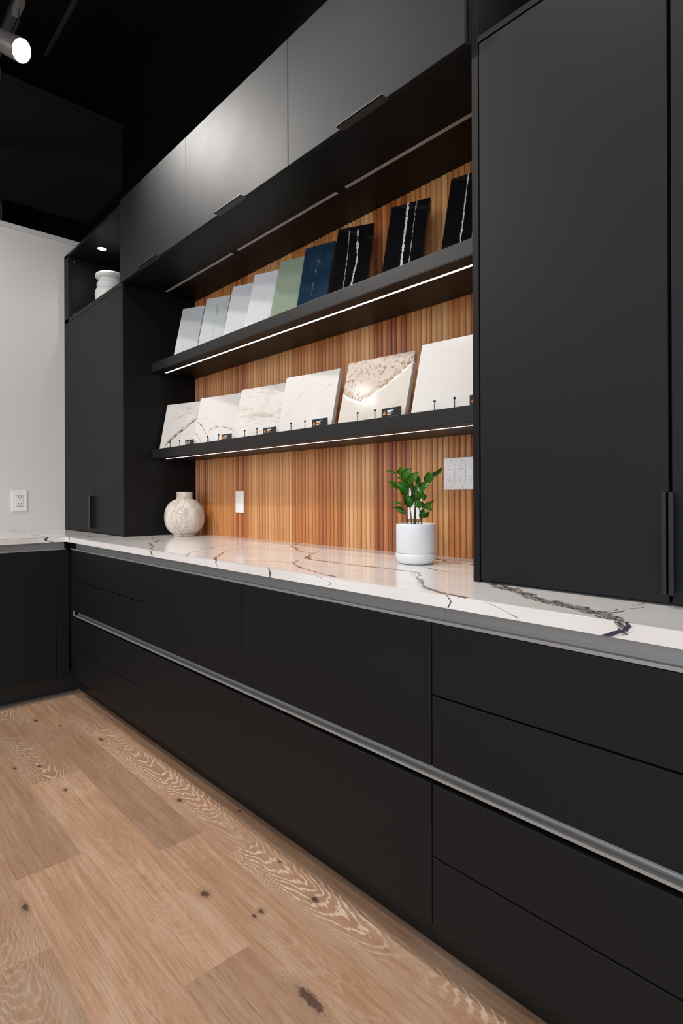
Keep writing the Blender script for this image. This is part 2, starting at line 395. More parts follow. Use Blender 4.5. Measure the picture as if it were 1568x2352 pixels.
def travertine():
    n = NT('travertine_stone', .6); p, x, y, z = n.obj()
    sw = n.noise(n.xyz(x, y, n.M('MULTIPLY', z, .45)), 22., 4, .6)
    col = n.mix(n.ss(sw, .3, .7), (.50, .43, .36), (.70, .65, .58))
    across = n.M('ADD', n.M('MULTIPLY', x, .6755), n.M('MULTIPLY', y, .7373))
    band = n.ss(n.M('ABSOLUTE', n.M('ADD', across, n.M('MULTIPLY', n.M('SUBTRACT', z, 1.02), .10))), .062, .012)
    pit = n.noise(n.xyz(x, y, n.M('MULTIPLY', z, .7)), 210., 2, .5); pm = n.M('MULTIPLY', n.ss(pit, .565, .62), n.M('MULTIPLY_ADD', band, .9, .1))
    pm = n.M('MULTIPLY', pm, n.ss(n.noise(p, 25., 2), .30, .45))
    br = n.ss(n.noise(n.xyz(x, y, n.M('MULTIPLY', z, .7)), 34., 3), .56, .72)
    col = n.mix(n.M('MULTIPLY', br, .45), col, (.40, .25, .15))
    col = n.mix(n.M('MULTIPLY', pm, .85), col, (.17, .10, .06))
    n.base(col); n.bump(n.M('SUBTRACT', 1., pm), .6, .002); return n.m
M['travertine'] = travertine()
def leafmat():
    n = NT('glossy_green_leaf', .22); p, x, y, z = n.obj()
    oi = n.n('ShaderNodeObjectInfo')
    col = n.mix(oi.outputs['Random'], (.025, .15, .008), (.10, .32, .018))
    rib = n.ss(n.M('ABSOLUTE', x), .0012, .0002)
    n.base(n.mix(n.M('MULTIPLY', rib, .5), col, (.12, .26, .06))); return n.m
M['leaf'] = leafmat()
M['stem'] = flat('green_brown_stem', (.045, .055, .025), .5)

# ------------------------------------------------------------------ setting
YW = 1.735          # back wall plane
def floor():
    bm = bmesh.new(); L1 = bm.verts.layers.float_vector.new('plank'); L2 = bm.verts.layers.float.new('plank_seed')
    rows = [(1.102, 1.30, 1.9, 0.), (.962, 1.102, -2.86, 1.), (.8145, .962, -3.02, .15), (.627, .8145, -2.50, .25), (.44, .627, -1.91, .10), (.2525, .44, -1.568, .3)]
    y = .2525
    while y > -4.4: rows.append((y-.1875, y, -random.uniform(0, 1.2), random.choice((0, .2, .8)))); y -= .1875
    for k, (a, b, jx, ca) in enumerate(rows):
        j = jx
        while j > -3.495: j -= 1.265
        x = j
        while x < 3.4:
            x0, x1 = max(x, -3.495), min(x+1.265, 3.4); x += 1.265
            if x1 <= x0: continue
            seed = random.random(); tone = random.random(); c = ca
            if k == 3: tone = .30 if x0 < -2.6 else (.95 if x0 < -2 else .45); c = .95 if x0 < -2.6 else .1
            if k == 2: tone = .55 if x1 < -2.9 else (.25 if x0 < -1.8 else .75)
            if k == 4: tone = .35 if x1 < -1.8 else .85
            if k == 0: tone = .05
            if k == 1: tone = .35 if x1 < -2.8 else .6
            g = 0.
            vs = [bm.verts.new(q) for q in ((x0+g, a+g, 0), (x1-g, a+g, 0), (x1-g, b-g, 0), (x0+g, b-g, 0))]
            for v in vs: v[L1] = Vector((tone, c, (a+b)/2 + (.02 if k == 1 else 0))); v[L2] = seed
            bm.faces.new(vs)
    vs = [bm.verts.new(q) for q in ((-4.5, -4.5, -.002), (3.4, -4.5, -.002), (3.4, 1.9, -.002), (-4.5, 1.9, -.002))]
    f = bm.faces.new(vs); f.material_index = 1
    me = bpy.data.meshes.new('floor'); bm.to_mesh(me); bm.free()
    return link('floor', me, [M['oak'], M['void']], at=(0, 0, 0))
struct(floor())
struct(link('trim_1', MB().box(-3.557, -3.495, -4.4, 1.158, -.002, .001).me('border'), M['border']))
struct(box('ceiling', (-7.2, 3.6, -4.6, 2.0, 4.30, 4.36), M['ceiling']))
b = MB().box(-7.2, 3.6, YW, YW+.1, 0, 4.3)
for x in (-4.08, -3.455, -3.04, -2.423, -1.80): b.box(x-.006, x+.006, YW-.004, YW, 2.9, 4.3)
struct(link('wall_back', b.me('wall_back'), M['black_wall']))
struct(box('wall_left', (-4.30, -4.16, -4.4, YW, 0, 2.856), M['white_wall'], bev=0))
struct(box('trim_2', (-4.31, -4.150, -4.4, YW, 2.856, 2.887), flat('off_white_cap', (.66, .63, .60), .5), bev=.002))
b = MB().box(-5.10, -4.3297, -4.4, YW, 3.4616, 3.94)
for y in (1.2079, 1.5292, .886, .565, .244): b.box(-4.3297, -4.3275, y-.004, y+.004, 3.4616, 3.915)
b.box(-4.3297, -4.320, -4.4, YW, 3.905, 3.94)
tag(link('ceiling_beam', b.me('beam'), M['soffit']), kind='structure').name = 'trim_3'
struct(box('wall_far', (-7.2, -7.1, -4.6, YW, 0, 4.3), M['black_wall'], bev=0)).name = 'wall_left_far'
struct(box('wall_right', (3.4, 3.5, -4.6, YW, 0, 4.3), flat('pale_side_wall', (.55, .54, .52), .7), bev=0))

# ------------------------------------------------------------------ base cabinets, right-hand run
YC, YF, YT, YR, YU, YB = 1.051, 1.0727, 1.1588, 1.2642, 1.2422, 1.7074
ZT, ZM1, ZM0, ZB = .8330, .4964, .4535, .1215
DT = .019
def drawer(name, x0, x1, z0, z1, parent, g=.0018):
    return box(name, (x0+g, x1-g, YF, YF+DT, z0, z1), M['black'], parent, bev=.0011)
def base_unit(x0, x1, splits, label):
    t = thing('base_cabinet', ((x0+x1)/2, 1.38, 0), label, 'cabinet', 'black base cabinets in the long run')
    b = MB().box(x0+.0005, x1-.0005, YF+.048, YW-.002, ZB, .878).box(x0+.0005, x1-.0005, YF+DT+.002, YF+.05, ZB, ZM0-.002).box(x0+.0005, x1-.0005, YF+DT+.002, YF+.05, ZM1+.012, ZT-.002)
    link('carcass', b.me('carcass'), M['carcass'], t)
    for z0, z1 in splits: drawer('drawer_front', x0, x1, z0, z1, t)
    return t
four = [(ZB, .2825), (.2865, ZM0), (ZM1, .6625), (.6670, ZT)]
two = [(ZB, ZM0), (ZM1, ZT)]
base_unit(-3.4030, -2.4854, four, 'four-drawer black base cabinet beside the inner corner, left end of the long run')
base_unit(-2.4854, -1.6762, two, 'two-drawer black base cabinet next to the corner drawer stack, second from left')
base_unit(-1.6762, -.8602, two, 'wide two-drawer black base cabinet below the potted plant')
base_unit(-.8602, .060, four, 'four-drawer black base cabinet cut by the right edge, under the tall cabinet')
base_unit(.060, .98, two, 'two-drawer black base cabinet beyond the right edge of the photo')
tag(box('corner_filler', (-3.464, -3.4045, YF+.012, YF+.03, ZB, ZT), M['black']), 'narrow black filler panel upright in the inner corner of the base cabinets', 'panel')
tag(box('toe_kick', (-3.557, .98, YT, YT+.015, .0, ZB+.004), flat('black_toe_kick', (.006, .006, .006), .35)), 'black recessed toe kick below the long run of drawers', 'toe kick', 'black toe kicks')
tag(box('toe_kick', (-3.572, -3.557, -3.0, YT, .0, ZB+.004), flat('black_toe_kick_left', (.012, .012, .013), .4)), 'black recessed toe kick under the left-hand cabinet below the white wall', 'toe kick', 'black toe kicks')

# aluminium handle channels
def arc(cy, cz, r, a0, a1, n=6): return [(cy+r*math.cos(R(a0+(a1-a0)*i/n)), cz+r*math.sin(R(a0+(a1-a0)*i/n))) for i in range(n+1)]
def top_prof():
    # down the back, round the foot and forward to a small lip at the drawer top
    yb, r, t = YF+.034, .0075, .0015
    o = [(yb, .8795)] + arc(yb-r, .8345+r, r, 0, -90) + [(YF+.004, .8345), (YF+.004, .8420), (YF+.004+t, .8420)]
    i = [(YF+.004+t, .8345+t)] + arc(yb-r, .8345+r, r-t, -90, 0) + [(yb-t, .8795)]
    return o+i
def mid_prof():
    yb, r, t = YF+.034, .009, .0015; z0, z1 = ZM0+.0125, ZM1+.008
    o = [(YF+DT+.001, z1)] + arc(yb-r, z1-r, r, 90, 0) + arc(yb-r, z0+r, r, 0, -90) + [(YF+.003, z0), (YF+.003, z0+.007), (YF+.003+t, z0+.007)]
    i = [(YF+.003+t, z0+t)] + arc(yb-r, z0+r, r-t, -90, 0) + arc(yb-r, z1-r, r-t, 0, 90) + [(YF+DT+.001, z1-t)]
    return o+i
CH = 'brushed aluminium handle channels'
for (x0, x1), lab in (((-3.448, -.8453), 'brushed aluminium channel directly under the counter, long piece from the inner corner'),
                      ((-.8447, .98), 'brushed aluminium channel directly under the counter, right-hand piece at the photo edge')):
    tag(link('handle_channel', MB().prism(top_prof(), 'x', x0, x1).me('ch'), M['alu']), lab, 'handle channel', CH)
for (x0, x1), lab in (((-3.4065, -.8453), 'brushed aluminium channel between upper and lower drawers, long piece from the corner'),
                      ((-.8447, .98), 'brushed aluminium channel between upper and lower drawers, right-hand piece at the photo edge')):
    o = tag(link('handle_channel', MB().prism(mid_prof(), 'x', x0, x1).me('ch'), M['alu']), lab, 'handle channel', CH)
    if x0 < -3: box('end_cap', (x0, x0+.002, YF+.003, YF+.034, ZM0+.012, ZM1+.006), M['alu'], o)

# left-hand run (doors face +x)
XC, XF, XT, XW = -3.447, -3.466, -3.557, -4.16
def left_prof():
    return [(XF-(p[0]-YF), p[1]) for p in top_prof()]
tag(link('handle_channel', MB().prism(left_prof(), 'y', -3.0, 1.058).me('ch'), M['alu']), 'brushed aluminium channel under the short left-hand counter below the white wall', 'handle channel', CH)
t = thing('base_cabinet', (-3.8, .6, 0), 'black base cabinet with one plain door under the white wall, far left', 'cabinet')
link('carcass', MB().box(XW+.002, XF-.048, .10, 1.065, ZB, .878).box(XF-.05, XF-.021, .10, 1.065, ZB, ZT-.002).me('c'), M['carcass'], t)
box('door', (XF-DT, XF, .105, 1.0035, ZB, ZT), M['black'], t, bev=.0011)
box('side_filler', (XF-DT, XF, 1.0068, 1.0700, ZB, ZT), M['black'], t, bev=.0011)
t = thing('base_cabinet', (-3.8, -.5, 0), 'black base cabinet beyond the left edge, next along the white wall', 'cabinet')
link('carcass', MB().box(XW+.002, XF-.048, -1.5, .099, ZB, .878).me('c'), M['carcass'], t)
box('door', (XF-DT, XF, -.72, .102, ZB, ZT), M['black'], t, bev=.0011)
box('door', (XF-DT, XF, -1.5, -.723, ZB, ZT), M['black'], t, bev=.0011)

# worktop, one continuous L
pts = [(XW+.001, -3.0), (XC, -3.0), (XC, YC-.004), (XC+.001, YC-.001), (XC+.004, YC), (.98, YC), (.98, YW-.002), (XW+.001, YW-.002)]
mb = MB().prism(pts, 'z', .8800, .9100)
bmesh.ops.bevel(mb.bm, geom=[e for e in mb.bm.edges if abs(e.verts[0].co.z-.91) < 1e-5 and abs(e.verts[1].co.z-.91) < 1e-5], offset=.0022, segments=3, profile=.5, affect='EDGES')
tag(link('countertop', mb.me('countertop'), M['counter'], at=(0, 0, 0)), 'polished white quartz worktop with dark branching veins, turning the inner corner', 'countertop')

# ------------------------------------------------------------------ tall cabinets
t = thing('tall_cabinet', (-3.66, 1.48, .91), 'black tall cabinet standing on the counter at left, open niche above two doors', 'cabinet')
XL = -3.160
b = MB().box(XL-.018, XL, YR, YW-.004, .910, 2.757)                    # right side panel
b.box(-4.158, -4.140, YR+.02, YW-.004, .910, 2.757)
b.box(-4.14, XL-.018, YR, YW-.02, 2.7395, 2.7575)                      # top
b.box(-4.14, XL-.018, YR, YW-.02, 2.3000, 2.3245)                      # niche floor
b.box(-4.14, XL-.018, YW-.03, YW-.004, .910, 2.757)                    # back
b.box(-4.14, XL-.018, YR+.024, YR+.034, .912, 2.30)                    # dark board behind the doors
link('carcass', b.me('c'), M['carcass'], t)
box('stile', (-4.1585, -4.0715, YR, YR+.02, .910, 2.7575), M['black'], t)
box('niche_side', (-4.0895, -4.0715, YR+.02, YW-.03, 2.3245, 2.7395), M['carcass'], t)
def edge_pull(name, x0, x1, z0, z1, yd, parent, side):
    """slim vertical pull clipped on a door's edge: a web running forward and a lip turned over the door"""
    b = MB().box(x0, x1, yd-.027, yd-.0245, z0, z1, bev=.0006)
    xw = x1 if side > 0 else x0
    b.box(xw-.0018 if side > 0 else xw, xw if side > 0 else xw+.0018, yd-.026, yd+.001, z0, z1)
    return link(name, b.me(name), M['handle'], parent)
for x0, x1, hx in ((-4.0690, -3.6232, (-3.6335, -3.6245, 1)), (-3.6200, -3.1815, (-3.6190, -3.6100, -1))):
    d = box('door', (x0, x1, YR, YR+DT, .9165, 2.2975), M['black'], t, bev=.0011)
    edge_pull('handle', hx[0], hx[1], .9390, 1.1380, YR, d, hx[2])
for z in (2.7114, 2.3579): link('fixing_screw', MB().lathe([(0, 0), (.004, 0), (.004, .0015), (0, .002)], 0, 0, 16).me('s'), M['screw'], t, at=(0, 0, 0)).matrix_basis = Matrix.Translation(Vector((-4.0713, YR+.035, z))-t.location) @ Matrix.Rotation(R(90), 4, 'Y')

t = thing('tall_cabinet', (-.4, 1.48, .91), 'large black tall cabinet with full-height doors standing on the counter at right', 'cabinet')
b = MB().box(-.8741, -.8551, YR, YW-.004, .910, 2.86)
b.box(.045, .064, YR, YW-.004, .910, 2.86)
b.box(-.8551, .045, YR, YW-.02, 2.2975, 2.3125)
b.box(-.8551, .045, YR, YW-.02, 2.745, 2.7635)
b.box(-.8551, .045, YW-.03, YW-.004, .910, 2.86)
b.box(-.8551, .045, YR+.024, YR+.034, .912, 2.297)
link('carcass', b.me('c'), M['carcass'], t)
for x0, x1, hx in ((-.8515, -.4109, (-.4150, -.4070, 1)), (-.4042, .0415, (-.4027, -.3935, -1))):
    d = box('door', (x0, x1, YR, YR+DT, .9165, 2.2925), M['black'], t, bev=.0011)
    edge_pull('handle', hx[0], hx[1], .9371, 1.1385, YR, d, hx[2])

# ------------------------------------------------------------------ upper cabinets
UX = [-3.1402, -2.3845, -1.6290, -.8790]
ULAB = ['black upper cabinet with flip-up door, left of three, nearest the white wavy vase',
        'black upper cabinet with flip-up door, middle of three, catching the brightest reflection',
        'black upper cabinet with flip-up door, right of three, against the tall cabinet']
for k in range(3):
    x0, x1 = UX[k], UX[k+1]
    t = thing('upper_cabinet', ((x0+x1)/2, 1.5, 2.30), ULAB[k], 'cabinet', 'black upper cabinets over the shelves')
    xa = XL+.001 if k == 0 else x0
    xb = -.8745 if k == 2 else x1
    b = MB().box(xa+.0008, xb-.0008, YR, YW-.005, 2.3060, 2.7450)
    cx = (x0+x1)/2
    link('carcass', b.me('c'), M['carcass'], t)
    d = box('door', (x0+.0016, x1-.0016, YU, YU+.0195, 2.3000, 2.7500), M['upper_black'], t, bev=.0011)
    hb = MB().box(cx-.10, cx+.10, YU-.020, YU+.010, 2.2975, 2.2997).box(cx-.10, cx+.10, YU-.020, YU-.0178, 2.2975, 2.3035)
    link('handle', hb.me('h'), M['handle_up'], d)
    link('light_strip', MB().box(cx-.352, cx+.352, 1.4915, 1.5055, 2.3050, 2.3062).me('s'), M['diffuser'], t)

# ------------------------------------------------------------------ shelves
PINS = [-2.955, -2.844, -2.552, -2.444, -2.217, -2.120, -1.8755, -1.785, -1.485, -1.399, -1.138, -1.062]
for (z0, z1, lab, pins) in ((1.8386, 1.8892, 'thick black shelf with bright light strip, upper of two, carrying narrow tiles', [-3.02, -1.90, -1.66]),
                            (1.3474, 1.3996, 'thick black shelf with bright light strip, lower of two, with ball-headed pegs', PINS)):
    t = thing('display_shelf', (-2.02, 1.56, z0), lab, 'shelf', 'thick black display shelves')
    gy0, gy1 = 1.4865, 1.4985
    b = MB().box(XL+.001, -.8750, 1.4255, YB-.0085, z0+.002, z1, bev=.0012)
    b.box(XL+.001, -.8750, 1.4262, gy0, z0, z0+.003).box(XL+.001, -.8750, gy1, YB-.0085, z0, z0+.003)
    b.box(XL+.001, -3.112, gy0, gy1, z0, z0+.003)
    link('board', b.me('b'), M['shelf_black'], t)
    link('light_strip', MB().box(-3.110, -.8760, gy0, gy1, z0+.0003, z0+.0025).me('s'), M['led'], t)
    for x in pins:
        h = .030 if z0 < 1.5 else .006
        b = MB().tube([(x, 1.440, z1-.004), (x, 1.440, z1+h)], .0017, 10)
        b.lathe([(0, z1+h-.004)]+[(.0042*math.cos(R(a)), z1+h+.0042*math.sin(R(a))) for a in range(-75, 90, 15)]+[(0, z1+h+.0042)], x, 1.440, 16)
        link('peg', b.me('p'), M['handle'], t, smooth=True)

# ------------------------------------------------------------------ fluted wood panel
bm = bmesh.new(); pitch = .0250; x = XL+.001; cols = []
while x < -.876:
    for q, d in ((0, .0), (.11, .0), (.125, .0120), (.16, .0125), (.28, .0098), (.42, .0080), (.56, .0074), (.70, .0080), (.84, .0098), (.95, .0125), (.995, .0120)):
        if x+q*pitch < -.876: cols.append((x+q*pitch, YB+.0065-d))
    x += pitch
cols.append((-.876, YB+.006))
lo = [bm.verts.new((a, b_, .9101)) for a, b_ in cols]; hi = [bm.verts.new((a, b_, 2.3050)) for a, b_ in cols]
for i in range(len(cols)-1): bm.faces.new((lo[i], lo[i+1], hi[i+1], hi[i]))
lb = [bm.verts.new((a, YW-.006, 2.3050)) for a in (cols[0][0], cols[-1][0])]; bb = [bm.verts.new((a, YW-.006, .9101)) for a in (cols[0][0], cols[-1][0])]
bm.faces.new(hi+[lb[1], lb[0]]); bm.faces.new([lo[0], hi[0], lb[0], bb[0]]); bm.faces.new([lo[-1], bb[1], lb[1], hi[-1]]); bm.faces.new([bb[0], lb[0], lb[1], bb[1]])
me = bpy.data.meshes.new('tambour'); bm.to_mesh(me); bm.free()
tag(link('fluted_panel', me, M['tambour']), 'warm brown fluted wood panel covering the wall behind the shelves', 'wood panel')

# ------------------------------------------------------------------ stone samples
def ang(name, TL, th, W, lean, zs, mat, label, group, thick=.020, cat='stone sample'):
    """slab leaning back: TL its top left front corner, th turn towards the room's right, zs height of the shelf it stands on"""
    th, lean = R(th), R(lean)
    ax = Vector((math.cos(th), math.sin(th), 0)); nh = Vector((math.sin(th), -math.cos(th), 0))
    upv = (-nh*math.sin(lean)+Vector((0, 0, 1))*math.cos(lean)); nb = (-nh*math.cos(lean)-Vector((0, 0, 1))*math.sin(lean))
    H = (TL[2]-zs-.0005)/math.cos(lean)
    o_ = Vector(TL)-upv*H
    me = MB().box(0, W, 0, thick, 0, H, bev=.0012).me(name)
    for v in me.vertices:                                     # keep the foot flat on the shelf
        if v.co.z < .003: v.co.z += 0
    me.materials.append(mat)
    ob = bpy.data.objects.new(name, me); C.objects.link(ob)
    mm = Matrix((ax, nb, upv)).transposed().to_4x4(); 
    low = min((mm @ v.co).z for v in me.vertices)
    mm.translation = o_ + Vector((0, 0, -low*0))
    dz = zs+.0004-(low+o_.z)
    mm.translation.z += max(0, dz)
    ob.matrix_world = mm
    return tag(ob, label, cat, group)
BR = (.10, .055, .03); GR = (.22, .19, .17); BK = (.025, .022, .03); LT = (.34, .26, .20)
def diag(x0, z0, x1, z1): return [(x0, z0), (x0*.66+x1*.34, z0*.66+z1*.34+.006), (x0*.33+x1*.67, z0*.33+z1*.67-.004), (x1, z1)]
W1 = (.56, .525, .495)
def s5x(n, col, x, y, z):
    # brown crust above a sweeping contour, calmer stone below
    cur = n.M('ADD', n.M('MULTIPLY', n.M('POWER', n.M('ABSOLUTE', n.M('SUBTRACT', x, .09)), 1.35), 1.02), .078)
    d = n.M('SUBTRACT', z, cur)
    dd = n.M('ADD', d, n.M('MULTIPLY', n.M('SUBTRACT', n.noise(n.xyz(x, y, z), 60., 4, .65), .5), .035))
    above = n.ss(dd, -.001, .003)
    cr = n.noise(n.xyz(x, 0., z), 75., 5, .75, .6); big = n.noise(n.xyz(x, 0., z), 13., 2)
    crust = n.M('MULTIPLY', n.M('MULTIPLY', above, n.ss(cr, .50, .60)), n.ss(big, .38, .58))
    edge = n.M('MULTIPLY', n.ss(dd, .034, .006), above)
    rim = n.M('MULTIPLY', n.ss(n.M('ABSOLUTE', n.M('ADD', dd, .004)), .005, .002), .8)
    col = n.mix(n.M('MULTIPLY', above, .55), col, (.46, .38, .31))
    col = n.mix(n.M('MULTIPLY', crust, .85), col, (.19, .11, .06))
    col = n.mix(n.M('MULTIPLY', n.M('MULTIPLY', edge, n.ss(cr, .44, .56)), .85), col, (.20, .105, .045))
    col = n.mix(rim, col, (.74, .71, .67))
    return col
S = {
 's1': stone('stone_warm_white_brown_seam', W1, cloud=[(22, 16, .50, .75, (.52, .47, .40), .55)],
      veins=[('x', diag(.045, .02, .27, .175), .0085, .003, BR, 0), ('x', diag(.05, .035, .27, .19), .006, .004, (.33, .22, .13), 0),
             ('x', [(.10, .175), (.17, .20), (.27, .19)], .0016, .006, (.25, .2, .18), 0), ('x', [(.02, .13), (.07, .17), (.11, .225)], .006, .01, (.40, .30, .22), .5),
             ('x', [(.16, .235), (.2, .225), (.25, .19)], .0015, .005, GR, 0)]),
 's2': stone('stone_white_black_cracks', (.57, .535, .505), cloud=[(10, 8, .5, .8, (.66, .63, .58), .4)],
      veins=[('x', [(.01, .12), (.05, .095), (.09, .05), (.125, .01)], .0032, .004, BK, 0), ('x', [(.0, .06), (.03, .045), (.07, .0)], .0028, .004, BK, 0),
             ('x', [(.10, .065), (.15, .085), (.20, .082), (.25, .07), (.30, .05)], .0016, .006, BK, .42), ('x', [(.16, .09), (.2, .05), (.22, .0)], .0013, .006, GR, 0),
             ('x', [(.05, .14), (.09, .13), (.13, .11), (.17, .07)], .0010, .005, GR, 0)]),
 's3': stone('stone_grey_beige_drifts', (.57, .535, .505), cloud=[(7, 26, .46, .66, (.44, .40, .35), .8), (30, 90, .52, .68, (.36, .31, .26), .5)],
      veins=[('x', [(.02, .105), (.10, .110), (.16, .095), (.24, .090), (.30, .075)], .0035, .008, (.40, .31, .24), .42)]),
 's4': stone('stone_white_thin_lines', (.57, .535, .505), cloud=[(8, 8, .5, .8, (.70, .67, .62), .4)],
      veins=[('x', [(.02, .04), (.07, .11), (.115, .175), (.16, .235)], .0018, .004, LT, 0), ('x', [(.12, .02), (.17, .065), (.235, .13)], .0010, .004, (.55, .5, .45), .4),
             ('x', [(.23, .165), (.27, .185)], .0016, .003, GR, 0), ('x', [(.03, .17), (.06, .20), (.09, .22)], .0010, .003, (.5, .45, .4), .4)]),
 's5': stone('stone_gold_brown_crust', (.53, .485, .435), cloud=[(12, 10, .5, .8, (.46, .40, .34), .6)], extra=s5x),
 's6': stone('stone_soft_white', (.58, .55, .52), cloud=[(34, 22, .58, .68, (.62, .57, .50), .35)]),
}
G2 = 'large square stone samples on the lower shelf'
LOW = [('s1', (-3.2366, 1.56, 1.673), 16.5, .292, 12.8, 'white stone sample with a dark brown diagonal seam, far left on the lower shelf'),
       ('s2', (-2.8337, 1.56, 1.6614), 13.3, .302, 13.3, 'white stone sample with cracked black veins at its lower half'),
       ('s3', (-2.4272, 1.56, 1.6512), 9.4, .302, 14.2, 'stone sample with soft grey-beige horizontal drifts, lower shelf'),
       ('s4', (-2.0623, 1.56, 1.654), 7.9, .302, 13.8, 'white stone sample with a few thin tan diagonal lines, lower shelf middle'),
       ('s5', (-1.6569, 1.56, 1.6495), 6.7, .302, 16.0, 'stone sample with golden brown crusted sweep, reflecting a lamp'),
       ('s6', (-1.2865, 1.56, 1.6502), 4.9, .302, 15.5, 'plain soft white stone sample half hidden by the tall cabinet')]
for k, TL, th, W, le, lab in LOW: ang('stone_sample', (TL[0]*.972, TL[1]*.972, EYE+(TL[2]-EYE)*.972), th, W, le, 1.3996, S[k], lab, G2)
CW = (.62, .63, .62)
T = {
 't1': stone('tile_pale_grey', CW, cloud=[(14, 12, .5, .75, (.52, .54, .55), .5)], veins=[('z', [(.04, .06), (.12, .055), (.2, .065)], .0012, .005, GR, .5)]),
 't2': stone('tile_grey_green_vein', (.60, .62, .60), cloud=[(14, 12, .5, .75, (.50, .53, .53), .5)], veins=[('z', [(.05, .085), (.14, .08), (.2, .085), (.27, .075)], .0022, .006, (.18, .17, .16), .42)]),
 't3': stone('tile_white_cloud', (.68, .67, .66), cloud=[(10, 10, .5, .75, (.55, .56, .57), .5)], veins=[('x', diag(.05, .05, .14, .2), .0012, .005, (.4, .36, .33), .42)]),
 't4': stone('tile_white_spot', (.70, .69, .69), cloud=[(12, 10, .52, .75, (.58, .58, .60), .5)], veins=[('x', diag(.04, .12, .12, .19), .0010, .006, GR, .5)]),
 't5': stone('tile_sage_green', (.27, .33, .235), .10, cloud=[(18, 14, .45, .7, (.31, .36, .27), .6)]),
 't6': stone('tile_navy', (.010, .028, .052), .07, cloud=[(16, 12, .45, .75, (.03, .055, .08), .6)], veins=[('z', [(.03, .06), (.12, .07), (.2, .075), (.27, .085)], .0012, .006, (.30, .32, .34), .5)]),
 't7': stone('tile_black_two_white_lines', (.005, .005, .006), .07, veins=[('z', [(0, .083), (.08, .090), (.16, .098), (.31, .085)], .0045, .003, (.62, .60, .56), 0), ('z', [(0, .055), (.1, .055), (.2, .055), (.31, .05)], .0018, .002, (.5, .45, .38), .4)]),
 't8': stone('tile_black_broad_white_line', (.005, .005, .006), .07, veins=[('z', [(0, .072), (.1, .07), (.2, .068), (.31, .065)], .0050, .002, (.75, .73, .70), 0), ('z', [(0, .101), (.1, .1), (.2, .098), (.31, .098)], .0018, .003, (.45, .42, .36), .45)]),
 't9': stone('tile_black_left_white_line', (.005, .005, .006), .07, veins=[('z', [(0, .062), (.1, .062), (.2, .060), (.31, .060)], .0026, .002, (.75, .75, .75), 0), ('z', [(0, .1), (.31, .098)], .0012, .003, (.4, .38, .34), .45)]),
}
G1 = 'narrow stone tiles on the upper shelf'
TOP = [('t1', (-3.0349, 1.56, 2.1956), 22.1, .155, 15.5, 'pale grey marble tile at the far left of the upper shelf'),
       ('t2', (-2.7639, 1.56, 2.1844), 23.8, .150, 16.5, 'pale grey-green tile with a vertical dark vein, second from left on the upper shelf'),
       ('t3', (-2.5033, 1.56, 2.1799), 21.2, .150, 17.5, 'cloudy white tile, third from left on the upper shelf'),
       ('t4', (-2.3097, 1.56, 2.1842), 20.0, .150, 17.5, 'white tile with small dark fleck, leaning beside the sage green tile'),
       ('t5', (-2.1077, 1.56, 2.1841), 17.0, .152, 16.2, 'plain sage green tile on the upper shelf'),
       ('t6', (-1.9234, 1.56, 2.1887), 16.3, .148, 14.5, 'navy blue tile beside the sage green tile'),
       ('t7', (-1.7152, 1.56, 2.1979), 26.0, .150, 18.5, 'black tile with two uneven white lines next to the navy tile'),
       ('t8', (-1.4267, 1.56, 2.1791), 18.4, .148, 18.0, 'black tile with one broad white line standing clear between two other black tiles'),
       ('t9', (-1.1600, 1.56, 2.1744), 15.1, .150, 18.5, 'black tile with white line cut off by the tall cabinet')]
for k, TL, th, W, le, lab in TOP: ang('stone_tile', TL, th, W, le, 1.8892, T[k], lab, G1, cat='stone tile')

# little label cards in front of the slabs
CARDS = [(-2.7925, -2.700, 'black label card before the brown-seamed slab, leftmost card'), (-2.4285, -2.335, 'black label card before the slab with cracked black veins'),
         (-2.0803, -1.9844, 'black label card before the grey-beige drifted slab'), (-1.7478, -1.6543, 'black label card with orange emblem before the thin-lined white slab'),
         (-1.3717, -1.2819, 'black label card with orange emblem before the golden brown slab'), (-1.0108, -.918, 'black label card half hidden by the tall cabinet, rightmost card')]
for i, (x0, x1, lab) in enumerate(CARDS):
    t = thing('label_card', ((x0+x1)/2, 1.447, 1.3996), lab, 'label card', 'black label cards along the lower shelf')
    w_ = x1-x0; hh = .0325 if i > 2 else .028
    def card_bar(a0, a1, z0, z1): return MB().box(x0+a0*w_, x0+a1*w_, 1.4443, 1.4449, 1.3996+z0*hh/.0325, 1.3996+z1*hh/.0325)
    box('card', (x0, x1, 1.4450, 1.4462, 1.3997, 1.3996+hh), M['card'], t, bev=.0003)
    # emblem: four small blocks around a centre
    b = MB(); ex, ez, s_ = x0+.115*w_+.002, 1.3996+.0115*hh/.0325+.001, .0042
    for dx, dz in ((0, 0), (s_+.0006, 0), (0, s_+.0006), (s_+.0006, s_+.0006), (s_*.5, 2*s_+.001), (-s_*.6, s_*.5), (s_*1.7, s_*.5)):
        b.box(ex-.003+dx, ex-.003+dx+s_, 1.4442, 1.4449, ez-.0035+dz, ez-.0035+dz+s_)
    link('emblem', b.me('e'), M['ink_orange'] if i else M['ink_white'], t)
    link('print_line', card_bar(.30, .62, .0215, .0245).me('p'), M['ink_white'], t)
    link('print_line', card_bar(.30, .52, .0170, .0197).me('p'), M['ink_white'], t)
    link('print_line', card_bar(.30, .60, .0135, .0146).me('p'), M['ink_orange'], t)
    link('print_line', card_bar(.30, .48, .0090, .0113).me('p'), M['ink_white'], t)

